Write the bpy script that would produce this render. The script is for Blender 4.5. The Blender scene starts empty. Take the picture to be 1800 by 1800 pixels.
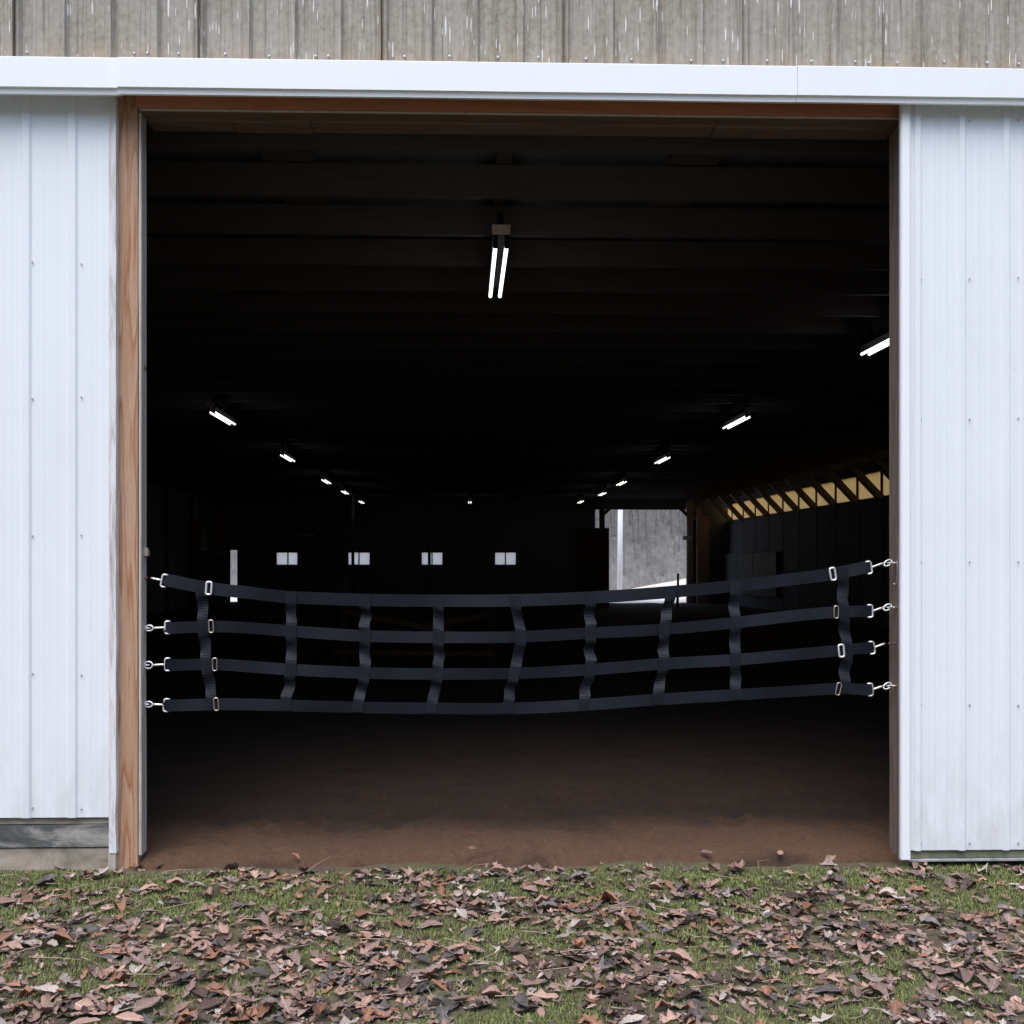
import bpy, math, random
from mathutils import Vector, Matrix, noise
random.seed(7)
R = math.radians
scene = bpy.context.scene
COL = scene.collection

# ------------------------------------------------------------------ camera
CAM = Vector((0.0, -5.0, 1.47)); YAW = R(1.56); F = 1805.0; SHX, SHY = 0.02, 0.05
cd = bpy.data.cameras.new('camera'); cam = bpy.data.objects.new('camera', cd); COL.objects.link(cam)
cam.location = CAM; cam.rotation_euler = (R(90), 0, -YAW)
cd.sensor_width = 36; cd.lens = 36 * F / 1800.0; cd.shift_x = SHX; cd.shift_y = SHY
cd.clip_start = 0.05; cd.clip_end = 2000
scene.camera = cam
scene.render.resolution_x = 1024; scene.render.resolution_y = 1024
# ------------------------------------------------------------------ sky and sun
SUN_EL, SUN_ROT = R(62), R(200)
w = bpy.data.worlds.new('World'); scene.world = w; w.use_nodes = True
wn = w.node_tree; bg = wn.nodes['Background']
sk = wn.nodes.new('ShaderNodeTexSky'); sk.sky_type = 'NISHITA'; sk.sun_disc = False
sk.sun_elevation = SUN_EL; sk.sun_rotation = SUN_ROT; sk.air_density = 1.0; sk.dust_density = 2.0; sk.ozone_density = 1.0
wn.links.new(sk.outputs[0], bg.inputs[0]); bg.inputs[1].default_value = 0.15
sl = bpy.data.lights.new('sun', 'SUN'); so = bpy.data.objects.new('sun', sl); COL.objects.link(so)
sdir = Vector((math.sin(SUN_ROT)*math.cos(SUN_EL), math.cos(SUN_ROT)*math.cos(SUN_EL), math.sin(SUN_EL)))
so.rotation_euler = sdir.to_track_quat('Z', 'Y').to_euler(); so.location = (0, -20, 30)
sl.energy = 1.2; sl.angle = R(50); sl.color = (1.0, 0.97, 0.93)
vs = scene.view_settings; vs.view_transform = 'Standard'; vs.look = 'None'; vs.gamma = 1.0
vs.exposure = 1.05; vs.use_curve_mapping = False
scene.cycles.max_bounces = 5; scene.cycles.diffuse_bounces = 4; scene.cycles.glossy_bounces = 2; scene.cycles.transmission_bounces = 3

# ------------------------------------------------------------------ helpers
FW = Vector((math.sin(YAW), math.cos(YAW), 0)); RT = Vector((math.cos(YAW), -math.sin(YAW), 0))
def at(px, py, Y):
    """world point at depth plane Y that the photograph shows at this place"""
    d = FW + RT * ((px - 900 + SHX*1800) / F) + Vector((0, 0, 1)) * ((900 + SHY*1800 - py) / F)
    return CAM + d * ((Y - CAM.y) / d.y)
def proj(p):
    q = Vector(p) - CAM; z = q.dot(FW)
    return (900 - SHX*1800 + F*q.dot(RT)/z, 900 + SHY*1800 - F*q.z/z, z)

class MB:
    def __init__(s): s.v = []; s.f = []; s.m = []
    def add(s, vs_, fs, mi=0):
        o = len(s.v); s.v += [tuple(x) for x in vs_]
        for f in fs: s.f.append(tuple(i+o for i in f)); s.m.append(mi)
        return s
    def box(s, x0, x1, y0, y1, z0, z1, mi=0):
        return s.add([(x0,y0,z0),(x1,y0,z0),(x1,y1,z0),(x0,y1,z0),(x0,y0,z1),(x1,y0,z1),(x1,y1,z1),(x0,y1,z1)],
            [(0,3,2,1),(4,5,6,7),(0,1,5,4),(1,2,6,5),(2,3,7,6),(3,0,4,7)], mi)
    def beam(s, a, b, w_, h, up=(0,0,1), mi=0):
        a = Vector(a); b = Vector(b); d = (b-a).normalized(); up = Vector(up)
        sd = d.cross(up)
        if sd.length < 1e-4: sd = Vector((1,0,0))
        sd.normalize(); u = sd.cross(d)
        vs_ = [p + sd*i*w_/2 + u*j*h/2 for p in (a,b) for i,j in ((-1,-1),(1,-1),(1,1),(-1,1))]
        return s.add(vs_, [(0,1,2,3),(7,6,5,4),(0,4,5,1),(1,5,6,2),(2,6,7,3),(3,7,4,0)], mi)
    def tube(s, pts, r, n=8, closed=False, mi=0):
        pts = [Vector(p) for p in pts]; N = len(pts); rings = []
        for i, p in enumerate(pts):
            a = pts[(i-1) % N] if (closed or i > 0) else p
            b = pts[(i+1) % N] if (closed or i < N-1) else p
            d = (b-a).normalized(); up = Vector((0,1,0)) if abs(d.y) < 0.8 else Vector((0,0,1))
            sd = d.cross(up).normalized(); u = sd.cross(d)
            rr = r[i] if isinstance(r, (list, tuple)) else r
            rings.append([p + (sd*math.cos(t*2*math.pi/n) + u*math.sin(t*2*math.pi/n))*rr for t in range(n)])
        vs_ = [v for rg in rings for v in rg]; fs = []
        for i in range(N if closed else N-1):
            j = (i+1) % N
            for t in range(n):
                t2 = (t+1) % n; fs.append((i*n+t, i*n+t2, j*n+t2, j*n+t))
        if not closed:
            fs.append(tuple(range(n))[::-1]); fs.append(tuple((N-1)*n+t for t in range(n)))
        return s.add(vs_, fs, mi)
    def ribbon(s, pts, wdir, wd, nrm, th, mi=0):
        vs_ = []
        for i, p in enumerate(pts):
            wv = Vector(wdir[i] if isinstance(wdir, list) else wdir); nv = Vector(nrm)
            vs_ += [p - wv*wd/2 - nv*th/2, p + wv*wd/2 - nv*th/2, p + wv*wd/2 + nv*th/2, p - wv*wd/2 + nv*th/2]
        fs = []
        for i in range(len(pts)-1):
            for t in range(4): fs.append((4*i+t, 4*i+(t+1)%4, 4*i+4+(t+1)%4, 4*i+4+t))
        n = len(pts)-1
        fs += [(3,2,1,0), (4*n,4*n+1,4*n+2,4*n+3)]
        return s.add(vs_, fs, mi)
    def mesh(s, name, mats, smooth=False):
        me = bpy.data.meshes.new(name); me.from_pydata(s.v, [], s.f)
        for m in (mats if isinstance(mats, (list, tuple)) else [mats]): me.materials.append(m)
        if any(s.m): me.polygons.foreach_set('material_index', s.m)
        if smooth: me.polygons.foreach_set('use_smooth', [True]*len(me.polygons))
        me.update(); return me
    def build(s, name, mats, parent=None, smooth=False, bevel=0.0, kind=None):
        return link(name, s.mesh(name, mats, smooth), parent, bevel, kind)
def root_of(o):
    v = Vector((0,0,0))
    while o: v += Vector(o.location); o = o.parent
    return v
def link(name, me, parent=None, bevel=0.0, kind=None):
    o = bpy.data.objects.new(name, me); COL.objects.link(o)
    if parent:
        o.parent = parent; o.matrix_parent_inverse = Matrix.Translation(-Vector(parent.get('_base', (0,0,0))))
    if bevel:
        b = o.modifiers.new('bevel', 'BEVEL'); b.width = bevel; b.segments = 2; b.limit_method = 'ANGLE'
    if kind: o['kind'] = kind
    return o
def tag(o, label, cat, group=None):
    o['label'] = label; o['category'] = cat
    if group: o['group'] = group
    return o
BASES = {}
def thing(name, loc, label, cat, group=None):
    o = bpy.data.objects.new(name, None); COL.objects.link(o); o.location = loc; o.empty_display_size = 0.2
    o['_base'] = tuple(loc)
    return tag(o, label, cat, group)
def structure(o): o['kind'] = 'structure'; return o

# ------------------------------------------------------------------ materials
def mat(name):
    m = bpy.data.materials.new(name); m.use_nodes = True
    nt = m.node_tree; b = nt.nodes['Principled BSDF']
    return m, nt, b
def N(nt, t, **kw):
    n = nt.nodes.new(t)
    for k, v in kw.items():
        if hasattr(n, k): setattr(n, k, v)
        else: n.inputs[k.replace('_', ' ')].default_value = v
    return n
def coords(nt, scale=(1,1,1), rot=(0,0,0), loc=(0,0,0), src='Object'):
    tc = nt.nodes.new('ShaderNodeTexCoord'); mp = nt.nodes.new('ShaderNodeMapping')
    mp.inputs['Scale'].default_value = scale; mp.inputs['Rotation'].default_value = rot; mp.inputs['Location'].default_value = loc
    nt.links.new(tc.outputs[src], mp.inputs[0]); return mp.outputs[0]
def nz(nt, vec, scale, detail=4, rough=0.55, dist=0.0):
    n = N(nt, 'ShaderNodeTexNoise'); n.inputs['Scale'].default_value = scale; n.inputs['Detail'].default_value = detail
    n.inputs['Roughness'].default_value = rough; n.inputs['Distortion'].default_value = dist
    nt.links.new(vec, n.inputs['Vector']); return n.outputs[0]
def ramp(nt, fac, stops, interp='LINEAR'):
    r = nt.nodes.new('ShaderNodeValToRGB'); r.color_ramp.interpolation = interp
    e = r.color_ramp.elements
    while len(e) < len(stops): e.new(0.5)
    for i, (p, c) in enumerate(stops):
        e[i].position = p; e[i].color = (c, c, c, 1) if isinstance(c, (int, float)) else (*c, 1)
    nt.links.new(fac, r.inputs[0]); return r.outputs[0]
def mix(nt, fac, a, b, mode='MIX'):
    m = nt.nodes.new('ShaderNodeMix'); m.data_type = 'RGBA'; m.blend_type = mode
    for sock, v in ((m.inputs[0], fac), (m.inputs[6], a), (m.inputs[7], b)):
        if isinstance(v, (int, float)): sock.default_value = v
        elif isinstance(v, tuple): sock.default_value = (*v, 1)
        else: nt.links.new(v, sock)
    return m.outputs[2]
def math_(nt, op, a, b=0.0):
    m = nt.nodes.new('ShaderNodeMath'); m.operation = op
    for sock, v in ((m.inputs[0], a), (m.inputs[1], b)):
        if isinstance(v, (int, float)): sock.default_value = v
        else: nt.links.new(v, sock)
    return m.outputs[0]
def bump(nt, b, h, strength=0.3, dist=0.01):
    n = nt.nodes.new('ShaderNodeBump'); n.inputs['Strength'].default_value = strength; n.inputs['Distance'].default_value = dist
    nt.links.new(h, n.inputs['Height']); nt.links.new(n.outputs[0], b.inputs['Normal'])
def zmask(nt, z0, z1):
    """1 at height z0 fading to 0 at z1 (for splash dirt and rust lines)"""
    tc = nt.nodes.new('ShaderNodeTexCoord'); sp = nt.nodes.new('ShaderNodeSeparateXYZ'); nt.links.new(tc.outputs['Object'], sp.inputs[0])
    mr = nt.nodes.new('ShaderNodeMapRange'); mr.inputs[1].default_value = z0; mr.inputs[2].default_value = z1
    mr.inputs[3].default_value = 1; mr.inputs[4].default_value = 0
    nt.links.new(sp.outputs[2], mr.inputs[0]); return mr.outputs[0]

def m_white(name, base, dirt_z=None, rough=0.42):
    m, nt, b = mat(name)
    v = coords(nt, (14, 14, 0.7)); st = nz(nt, v, 3.0, 5, 0.6)
    v2 = coords(nt, (1, 1, 1)); cl = nz(nt, v2, 2.2, 4, 0.6)
    c = mix(nt, ramp(nt, st, [(0.35, 0.0), (0.75, 0.07)]), base, (base[0]*0.72, base[1]*0.72, base[2]*0.70))
    c = mix(nt, ramp(nt, cl, [(0.45, 0.0), (0.8, 0.09)]), c, (0.55, 0.56, 0.55))
    sp = nz(nt, v2, 55, 2, 0.5); c = mix(nt, ramp(nt, sp, [(0.72, 0.0), (0.77, 0.25)]), c, (0.42, 0.40, 0.36))
    if dirt_z:
        dm = math_(nt, 'MULTIPLY', zmask(nt, *dirt_z), ramp(nt, nz(nt, coords(nt, (3, 3, 1.2)), 3, 5, 0.65), [(0.40, 0.0), (0.75, 0.5)]))
        c = mix(nt, dm, c, (0.34, 0.33, 0.29))
    nt.links.new(c, b.inputs['Base Color']); b.inputs['Roughness'].default_value = rough
    bump(nt, b, nz(nt, coords(nt, (2.5, 2.5, 0.8)), 2.0, 2), 0.12, 0.02)
    return m
M_WHITE = m_white('white_enamel_siding', (0.765, 0.80, 0.83), (0.05, 0.75))
M_TRIM = m_white('white_trim_metal', (0.82, 0.85, 0.865), None, 0.5)

def m_weathered():
    m, nt, b = mat('weathered_grey_siding')
    v = coords(nt)
    g = nz(nt, v, 28, 6, 0.7); big = nz(nt, v, 1.7, 4, 0.6)
    c = ramp(nt, g, [(0.28, (0.17, 0.15, 0.112)), (0.5, (0.29, 0.266, 0.208)), (0.75, (0.40, 0.375, 0.31))])
    c = mix(nt, ramp(nt, big, [(0.35, 0.0), (0.7, 0.6)]), c, (0.37, 0.345, 0.325))
    # long dark run marks
    sv = coords(nt, (16, 16, 0.35)); s1 = nz(nt, sv, 3.2, 4, 0.65)
    c = mix(nt, ramp(nt, s1, [(0.52, 0.0), (0.72, 0.75)]), c, (0.085, 0.066, 0.047))
    s2 = nz(nt, coords(nt, (30, 30, 1.2), loc=(4, 0, 2)), 2.4, 3, 0.6)
    c = mix(nt, ramp(nt, s2, [(0.55, 0.0), (0.75, 0.5)]), c, (0.47, 0.45, 0.42))
    # short white chipped scratches
    for sc, rot, lo in (((40, 1, 2.9), 0.035, (0, 0, 0)), ((58, 1, 4.2), -0.03, (7.3, 0, 1.7))):
        vv = coords(nt, sc, (0, rot, 0), lo)
        sx = nt.nodes.new('ShaderNodeSeparateXYZ'); nt.links.new(vv, sx.inputs[0])
        cx = nt.nodes.new('ShaderNodeCombineXYZ'); nt.links.new(sx.outputs[0], cx.inputs[0]); nt.links.new(sx.outputs[2], cx.inputs[1])
        vo = nt.nodes.new('ShaderNodeTexVoronoi'); vo.voronoi_dimensions = '2D'; vo.inputs['Scale'].default_value = 1.0
        nt.links.new(cx.outputs[0], vo.inputs['Vector'])
        sep = nt.nodes.new('ShaderNodeSeparateColor'); nt.links.new(vo.outputs['Color'], sep.inputs[0])
        sz = math_(nt, 'MULTIPLY', math_(nt, 'GREATER_THAN', sep.outputs[0], 0.70), sep.outputs[1])
        near = math_(nt, 'LESS_THAN', vo.outputs['Distance'], math_(nt, 'MULTIPLY', sz, 0.15))
        c = mix(nt, math_(nt, 'MULTIPLY', near, 0.75), c, (0.85, 0.86, 0.88))
    # rust haze along the lower edge
    rz = math_(nt, 'MULTIPLY', zmask(nt, 3.80, 3.98), ramp(nt, nz(nt, coords(nt, (1, 1, 0.4)), 7, 5, 0.7), [(0.35, 0.0), (0.6, 0.75)]))
    c = mix(nt, rz, c, (0.40, 0.26, 0.15))
    nt.links.new(c, b.inputs['Base Color']); b.inputs['Roughness'].default_value = 0.75
    bump(nt, b, g, 0.25, 0.004)
    return m
M_SIDING = m_weathered()

def m_wood(name, light, dark, axis='z', ring=9.0, rough=0.7, contrast=1.0, loc=(0, 0, 0), fade=None):
    m, nt, b = mat(name)
    st = {'z': (1, 1, 0.055), 'x': (0.055, 1, 1), 'y': (1, 0.055, 1)}[axis]
    v = coords(nt, st, loc=loc)
    n1 = nz(nt, v, ring, 2, 0.5, 0.4)
    saw = math_(nt, 'FRACT', math_(nt, 'MULTIPLY', n1, 8.0))
    rg = ramp(nt, saw, [(0.0, 0.0), (0.62, 0.35), (0.86, 1.0), (1.0, 0.0)])
    fine = nz(nt, coords(nt, tuple(x*1.0 for x in st)), 160, 3, 0.6)
    c = mix(nt, math_(nt, 'MULTIPLY', rg, 0.62*contrast), light, dark)
    c = mix(nt, ramp(nt, fine, [(0.4, 0.0), (0.7, 0.35)]), c, tuple(x*0.6 for x in dark))
    bl = nz(nt, coords(nt), 2.5, 4, 0.6)
    c = mix(nt, ramp(nt, bl, [(0.5, 0.0), (0.8, 0.35)]), c, fade or tuple((x+y)/2*0.8 for x, y in zip(light, dark)))
    nt.links.new(c, b.inputs['Base Color']); b.inputs['Roughness'].default_value = rough
    bump(nt, b, fine, 0.2, 0.003)
    return m
M_POST = m_wood('pine_post', (0.48, 0.31, 0.205), (0.33, 0.135, 0.055), 'z', 10.0, contrast=1.6, fade=(0.36, 0.27, 0.20))
M_HEAD = m_wood('red_brown_header', (0.50, 0.205, 0.115), (0.31, 0.115, 0.06), 'x', 6.0)
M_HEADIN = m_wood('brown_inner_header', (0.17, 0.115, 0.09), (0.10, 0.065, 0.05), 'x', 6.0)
M_JAMB = m_wood('grey_weathered_jamb', (0.52, 0.48, 0.43), (0.32, 0.28, 0.23), 'z', 8.0, fade=(0.50, 0.47, 0.43))
M_JAMBR = m_wood('brown_weathered_jamb', (0.25, 0.185, 0.15), (0.13, 0.085, 0.06), 'z', 8.0)
M_INT = m_wood('dark_interior_timber', (0.088, 0.076, 0.080), (0.060, 0.050, 0.053), 'x', 5.0)
M_INTZ = m_wood('dark_interior_post', (0.13, 0.09, 0.07), (0.07, 0.045, 0.03), 'z', 5.0)
M_RED = m_wood('reddish_stall_boards', (0.46, 0.20, 0.11), (0.26, 0.10, 0.055), 'z', 5.0)
M_LITPOST = m_wood('lit_door_timber', (0.62, 0.47, 0.37), (0.42, 0.28, 0.2), 'z', 6.0)  # pale tone stands in for daylight on the far door timbers
M_POLE = m_wood('yellow_brown_pole', (0.30, 0.19, 0.09), (0.2, 0.12, 0.05), 'x', 5.0)

def m_plain(name, col, rough=0.6, metal=0.0, var=0.25, scale=12):
    m, nt, b = mat(name)
    c = mix(nt, ramp(nt, nz(nt, coords(nt), scale, 4, 0.6), [(0.3, 0.0), (0.75, 1.0)]), tuple(x*(1-var) for x in col), tuple(min(1, x*(1+var)) for x in col))
    nt.links.new(c, b.inputs['Base Color']); b.inputs['Roughness'].default_value = rough; b.inputs['Metallic'].default_value = metal
    return m
M_DARK = m_plain('dark_wall_lining', (0.17, 0.175, 0.20), 0.8)
M_ROOF = m_plain('dark_roof_sheet', (0.10, 0.11, 0.14), 0.6)
M_GREYSHEET = m_plain('grey_wall_sheet', (0.16, 0.15, 0.135), 0.7, 0, 0.3, 6)
M_ZINC = m_plain('zinc_plated_steel', (0.86, 0.86, 0.86), 0.42, 0.75, 0.08, 60)
M_ZINCREFL = m_plain('brown_reflect_steel', (0.55, 0.46, 0.38), 0.35, 1.0, 0.15, 60)  # brownish reflections of the duller buckles are put into this colour
M_RUST = m_plain('rusty_steel', (0.22, 0.10, 0.06), 0.8, 0.3, 0.4, 90)
M_SCREW = m_plain('screw_head', (0.46, 0.46, 0.47), 0.45, 0.6)
M_SCREWL = m_plain('bright_screw_head', (0.72, 0.73, 0.75), 0.35, 0.4)
M_ALU = m_plain('aluminium_strip', (0.62, 0.64, 0.66), 0.4, 0.7)
M_HOUSING = m_plain('lamp_housing', (0.02, 0.02, 0.022), 0.7)
M_HOUSING.node_tree.nodes['Principled BSDF'].inputs['Specular IOR Level'].default_value = 0.0
M_ENDP = m_plain('lamp_end_plate', (0.55, 0.46, 0.40), 0.6)
M_WPOLE = m_plain('white_painted_pole', (0.8, 0.8, 0.83), 0.5, 0, 0.08)
M_FRAME = m_plain('window_frame', (0.10, 0.09, 0.085), 0.6)
def m_web():
    m, nt, b = mat('black_nylon_webbing')
    wv = nz(nt, coords(nt, (1, 1, 1)), 420, 2, 0.5)
    c = mix(nt, ramp(nt, nz(nt, coords(nt), 9, 4, 0.6), [(0.3, 0.0), (0.8, 1.0)]), (0.0038, 0.0058, 0.0100), (0.0072, 0.0102, 0.0165))
    nt.links.new(c, b.inputs['Base Color']); b.inputs['Roughness'].default_value = 0.6; b.inputs['Specular IOR Level'].default_value = 0.22
    bump(nt, b, wv, 0.2, 0.001); return m
M_WEB = m_web()
def m_emit(name, col, s):
    m, nt, b = mat(name); b.inputs['Base Color'].default_value = (*col, 1)
    b.inputs['Emission Color'].default_value = (*col, 1); b.inputs['Emission Strength'].default_value = s; return m
M_TUBE = m_emit('lit_fluorescent_tube', (1.0, 0.97, 0.90), 1.0)
def m_transl(name, col, dirt=0.5):
    m = bpy.data.materials.new(name); m.use_nodes = True; nt = m.node_tree
    nt.nodes.remove(nt.nodes['Principled BSDF']); out = nt.nodes['Material Output']
    t = nt.nodes.new('ShaderNodeBsdfTranslucent'); d = nt.nodes.new('ShaderNodeBsdfDiffuse'); mx = nt.nodes.new('ShaderNodeMixShader')
    c = mix(nt, ramp(nt, nz(nt, coords(nt, (1, 4, 1)), 4, 4, 0.6), [(0.3, 0.0), (0.8, dirt)]), col, tuple(x*0.6 for x in col))
    nt.links.new(c, t.inputs[0]); d.inputs[0].default_value = (*col, 1); mx.inputs[0].default_value = 0.04
    nt.links.new(t.outputs[0], mx.inputs[1]); nt.links.new(d.outputs[0], mx.inputs[2]); nt.links.new(mx.outputs[0], out.inputs[0]); return m
M_FIBRE = m_transl('yellowed_translucent_sheet', (0.95, 0.55, 0.19))
M_PANE = m_transl('frosted_window_pane', (1.0, 0.98, 0.94), 0.03)

def m_ground():
    m, nt, b = mat('leafy_turf_soil')
    v = coords(nt)
    a = nz(nt, v, 2.4, 5, 0.6); f = nz(nt, v, 45, 5, 0.7)
    soil = ramp(nt, f, [(0.3, (0.05, 0.032, 0.023)), (0.6, (0.115, 0.078, 0.06)), (0.8, (0.20, 0.14, 0.115))])
    moss = ramp(nt, f, [(0.3, (0.06, 0.07, 0.022)), (0.7, (0.14, 0.155, 0.05))])
    c = mix(nt, ramp(nt, a, [(0.40, 0.1), (0.58, 0.7)]), soil, moss)
    nt.links.new(c, b.inputs['Base Color']); b.inputs['Roughness'].default_value = 0.95
    bump(nt, b, f, 0.6, 0.02); return m
M_GROUND = m_ground()
def m_dirt():
    m, nt, b = mat('arena_dirt')
    v = coords(nt)
    f = nz(nt, v, 38, 6, 0.72); a = nz(nt, coords(nt, (1, 2.2, 1)), 2.2, 5, 0.65)
    c = ramp(nt, f, [(0.25, (0.026, 0.014, 0.008)), (0.5, (0.064, 0.033, 0.019)), (0.8, (0.115, 0.064, 0.039))])
    c = mix(nt, ramp(nt, a, [(0.38, 0.0), (0.62, 0.7)]), c, (0.030, 0.018, 0.011))
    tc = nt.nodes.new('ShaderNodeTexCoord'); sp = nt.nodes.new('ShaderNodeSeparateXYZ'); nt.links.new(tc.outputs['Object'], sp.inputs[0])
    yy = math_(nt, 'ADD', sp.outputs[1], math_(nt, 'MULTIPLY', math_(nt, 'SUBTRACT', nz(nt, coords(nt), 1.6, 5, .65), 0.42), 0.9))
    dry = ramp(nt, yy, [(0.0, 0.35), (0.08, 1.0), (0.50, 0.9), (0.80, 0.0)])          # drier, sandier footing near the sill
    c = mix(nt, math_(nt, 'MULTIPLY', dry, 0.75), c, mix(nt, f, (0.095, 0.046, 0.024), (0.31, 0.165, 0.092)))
    nt.links.new(c, b.inputs['Base Color']); b.inputs['Roughness'].default_value = 0.95
    bump(nt, b, f, 1.0, 0.05); return m
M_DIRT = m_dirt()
def m_oldboard(name, a, bb, cc, st=(0.35, 1, 1), moss=0.5):
    m, nt, b = mat(name)
    v = coords(nt, st); n1 = nz(nt, v, 9, 6, 0.7, 0.6)
    c = ramp(nt, n1, [(0.3, a), (0.52, bb), (0.68, cc)])
    c = mix(nt, ramp(nt, nz(nt, coords(nt), 5, 4), [(0.55, 0.0), (0.72, moss)]), c, (0.07, 0.085, 0.04))
    nt.links.new(c, b.inputs['Base Color']); b.inputs['Roughness'].default_value = 0.9
    bump(nt, b, n1, 0.5, 0.01); return m
M_BASE1 = m_oldboard('blackened_skirt_board', (0.03, 0.033, 0.033), (0.095, 0.10, 0.098), (0.33, 0.32, 0.29))
M_BASE2 = m_oldboard('bleached_skirt_board', (0.16, 0.13, 0.10), (0.36, 0.31, 0.25), (0.48, 0.43, 0.37))
M_MOSSB = m_oldboard('mossy_board', (0.06, 0.07, 0.04), (0.15, 0.16, 0.10), (0.26, 0.25, 0.18))
M_PEEL = m_oldboard('peeling_white_board', (0.30, 0.26, 0.22), (0.66, 0.66, 0.66), (0.74, 0.75, 0.77), (3, 3, 0.35), 0.0)

# ================================================================== SETTING
# ground: one sheet to the horizon, the lawn in front finer
gx = MB(); gx.add([(-600,-600,0),(600,-600,0),(600,700,0),(-600,700,0)], [(0,1,2,3)])
g = gx.build('ground', M_GROUND); structure(g); g['label'] = 'mossy turf ground in front of the barn'
FARY = 31.5
XL, XR = -8.9, 9.4
HOOF = [(random.uniform(-1.6, 2.2), random.uniform(0.1, 3.2), random.uniform(.045, .065)) for _ in range(90)]
def floor_h(x, y):
    h = 0.02*noise.noise((x*1.3, y*1.3, 3)) + 0.012*noise.noise((x*5, y*5, 1)) + 0.010*noise.noise((x*14, y*14, 5)) + 0.006*noise.noise((x*33, y*33, 5))
    for hx, hy, hr in HOOF:
        if abs(x-hx) < .12 and abs(y-hy) < .12:
            q = ((x-hx)**2 + (y-hy)**2)**.5/hr; h += -.022*math.exp(-q*q) + .012*math.exp(-(q-1.5)**2*5)
    edge = -0.11 + 0.10*noise.noise((x*1.6, 0, 9)) + 0.05*noise.noise((x*7, 0, 2))
    t = max(0.0, min(1.0, (y-edge)/0.22))
    return -0.03 + (0.075 + h)*(t*t*(3-2*t))
ny = 230
fv, ff = [], []
ys = [-0.30 + 3.3*(j/150)**1.25 for j in range(151)] + [3.0 + (FARY-3.0)*((j+1)/(ny-151))**1.5 for j in range(ny-151)]
xs = [XL+.1+(-2.2-XL-.1)*i/40 for i in range(40)] + [-2.2+5.0*i/330 for i in range(331)] + [2.8+(XR-.1-2.8)*(i+1)/40 for i in range(40)]
nx = len(xs)
for y in ys:
    for x in xs:
        inside = (at(244,0,0).x-0.05 < x < at(1600,0,0).x) or y > 0.25
        fv.append((x, y, floor_h(x, y) if inside else -0.05))
for j in range(len(ys)-1):
    for i in range(nx-1): ff.append((j*nx+i, j*nx+i+1, (j+1)*nx+i+1, (j+1)*nx+i))
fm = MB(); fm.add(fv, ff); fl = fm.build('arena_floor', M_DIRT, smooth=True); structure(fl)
fl['label'] = 'raked brown dirt floor of the riding arena'

# yard and wooded hill behind the far doorway
m, nt, b = mat('pale_gravel_yard'); cc = ramp(nt, nz(nt, coords(nt), 1.2, 6, 0.7), [(0.3, (0.55, 0.48, 0.42)), (0.7, (0.78, 0.72, 0.66))])
nt.links.new(cc, b.inputs['Base Color']); b.inputs['Roughness'].default_value = 0.9; M_YARD = m
yv, yf = [], []
for j in range(13):
    for i in range(31):
        x = -30 + 80*i/30; y = FARY+0.15 + 17*j/12
        yv.append((x, y, 0.006 + max(0, (y-FARY-3))*0.012 + max(0, x-7.2)*max(0, y-FARY-4)*0.021))
for j in range(12):
    for i in range(30): yf.append((j*31+i, j*31+i+1, j*31+i+32, j*31+i+31))
yd = MB().add(yv, yf).build('gravel_yard', M_YARD, smooth=True); structure(yd); yd['label'] = 'pale gravel yard beyond the far doorway'
m, nt, b = mat('winter_hillside'); v = coords(nt, (1, 0.5, 0.3)); a = nz(nt, v, 3.0, 8, 0.8)
cc = ramp(nt, a, [(0.3, (0.07, 0.068, 0.066)), (0.5, (0.13, 0.126, 0.122)), (0.72, (0.21, 0.203, 0.195))])
nt.links.new(cc, b.inputs['Base Color']); b.inputs['Roughness'].default_value = 1; M_HILL = m
def hillz(x, y): return -0.4 + 34*max(0, (y-43)/70)**0.8 + 0.5*noise.noise((x*0.1, y*0.1, 2))
hv, hf = [], []
for j in range(41):
    for i in range(41):
        x = -60 + 150*i/40; y = 43 + 70*j/40
        hv.append((x, y, hillz(x, y)))
for j in range(40):
    for i in range(40): hf.append((j*41+i, j*41+i+1, j*41+i+42, j*41+i+41))
hl = MB().add(hv, hf).build('hillside', M_HILL, smooth=True); structure(hl); hl['label'] = 'grey winter hillside seen through the far doorway'
M_TRUNK = m_plain('grey_bark', (0.15, 0.145, 0.14), 0.9, 0, 0.4)
tw = MB()
for k in range(800):
    y = random.uniform(44.0, 51); x = random.uniform(-12, 30); z = hillz(x, y)
    h = random.uniform(5, 11); r = random.uniform(0.012, 0.045); lx = random.uniform(-.5, .5)
    tw.tube([(x, y, z-.5), (x+lx*.4, y, z+h*.5), (x+lx, y, z+h)], [r, r*.7, r*.2], 5)
    for q in range(6):
        t = random.uniform(.3, .95); s = random.choice((-1, 1))
        a0 = Vector((x+lx*t, y, z+h*t)); tw.tube([a0, a0+Vector((s*random.uniform(.4, 1.6), random.uniform(-.5, .5), random.uniform(.5, 1.6)))], [r*.4, r*.1], 4)
o = tw.build('bare_woods', M_TRUNK, kind='stuff'); o['label'] = 'bare grey winter woods on the hillside'; o['category'] = 'woods'

fv2, ff2 = [], []  # unseen slope behind the camera, added to keep low sky light out
for j in range(12):
    for i in range(41):
        x = -120 + 240*i/40; y = -22 - 80*j/11
        fv2.append((x, y, -0.5 + 42*(j/11)**0.85 + 2.0*noise.noise((x*0.05, y*0.05, 7))))
for j in range(11):
    for i in range(40): ff2.append((j*41+i, (j+1)*41+i, (j+1)*41+i+1, j*41+i+1))
o = MB().add(fv2, ff2).build('sky_blocker_slope', M_HILL, smooth=True); structure(o); o['label'] = 'unseen grey slope added behind the camera to block low sky'

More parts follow.
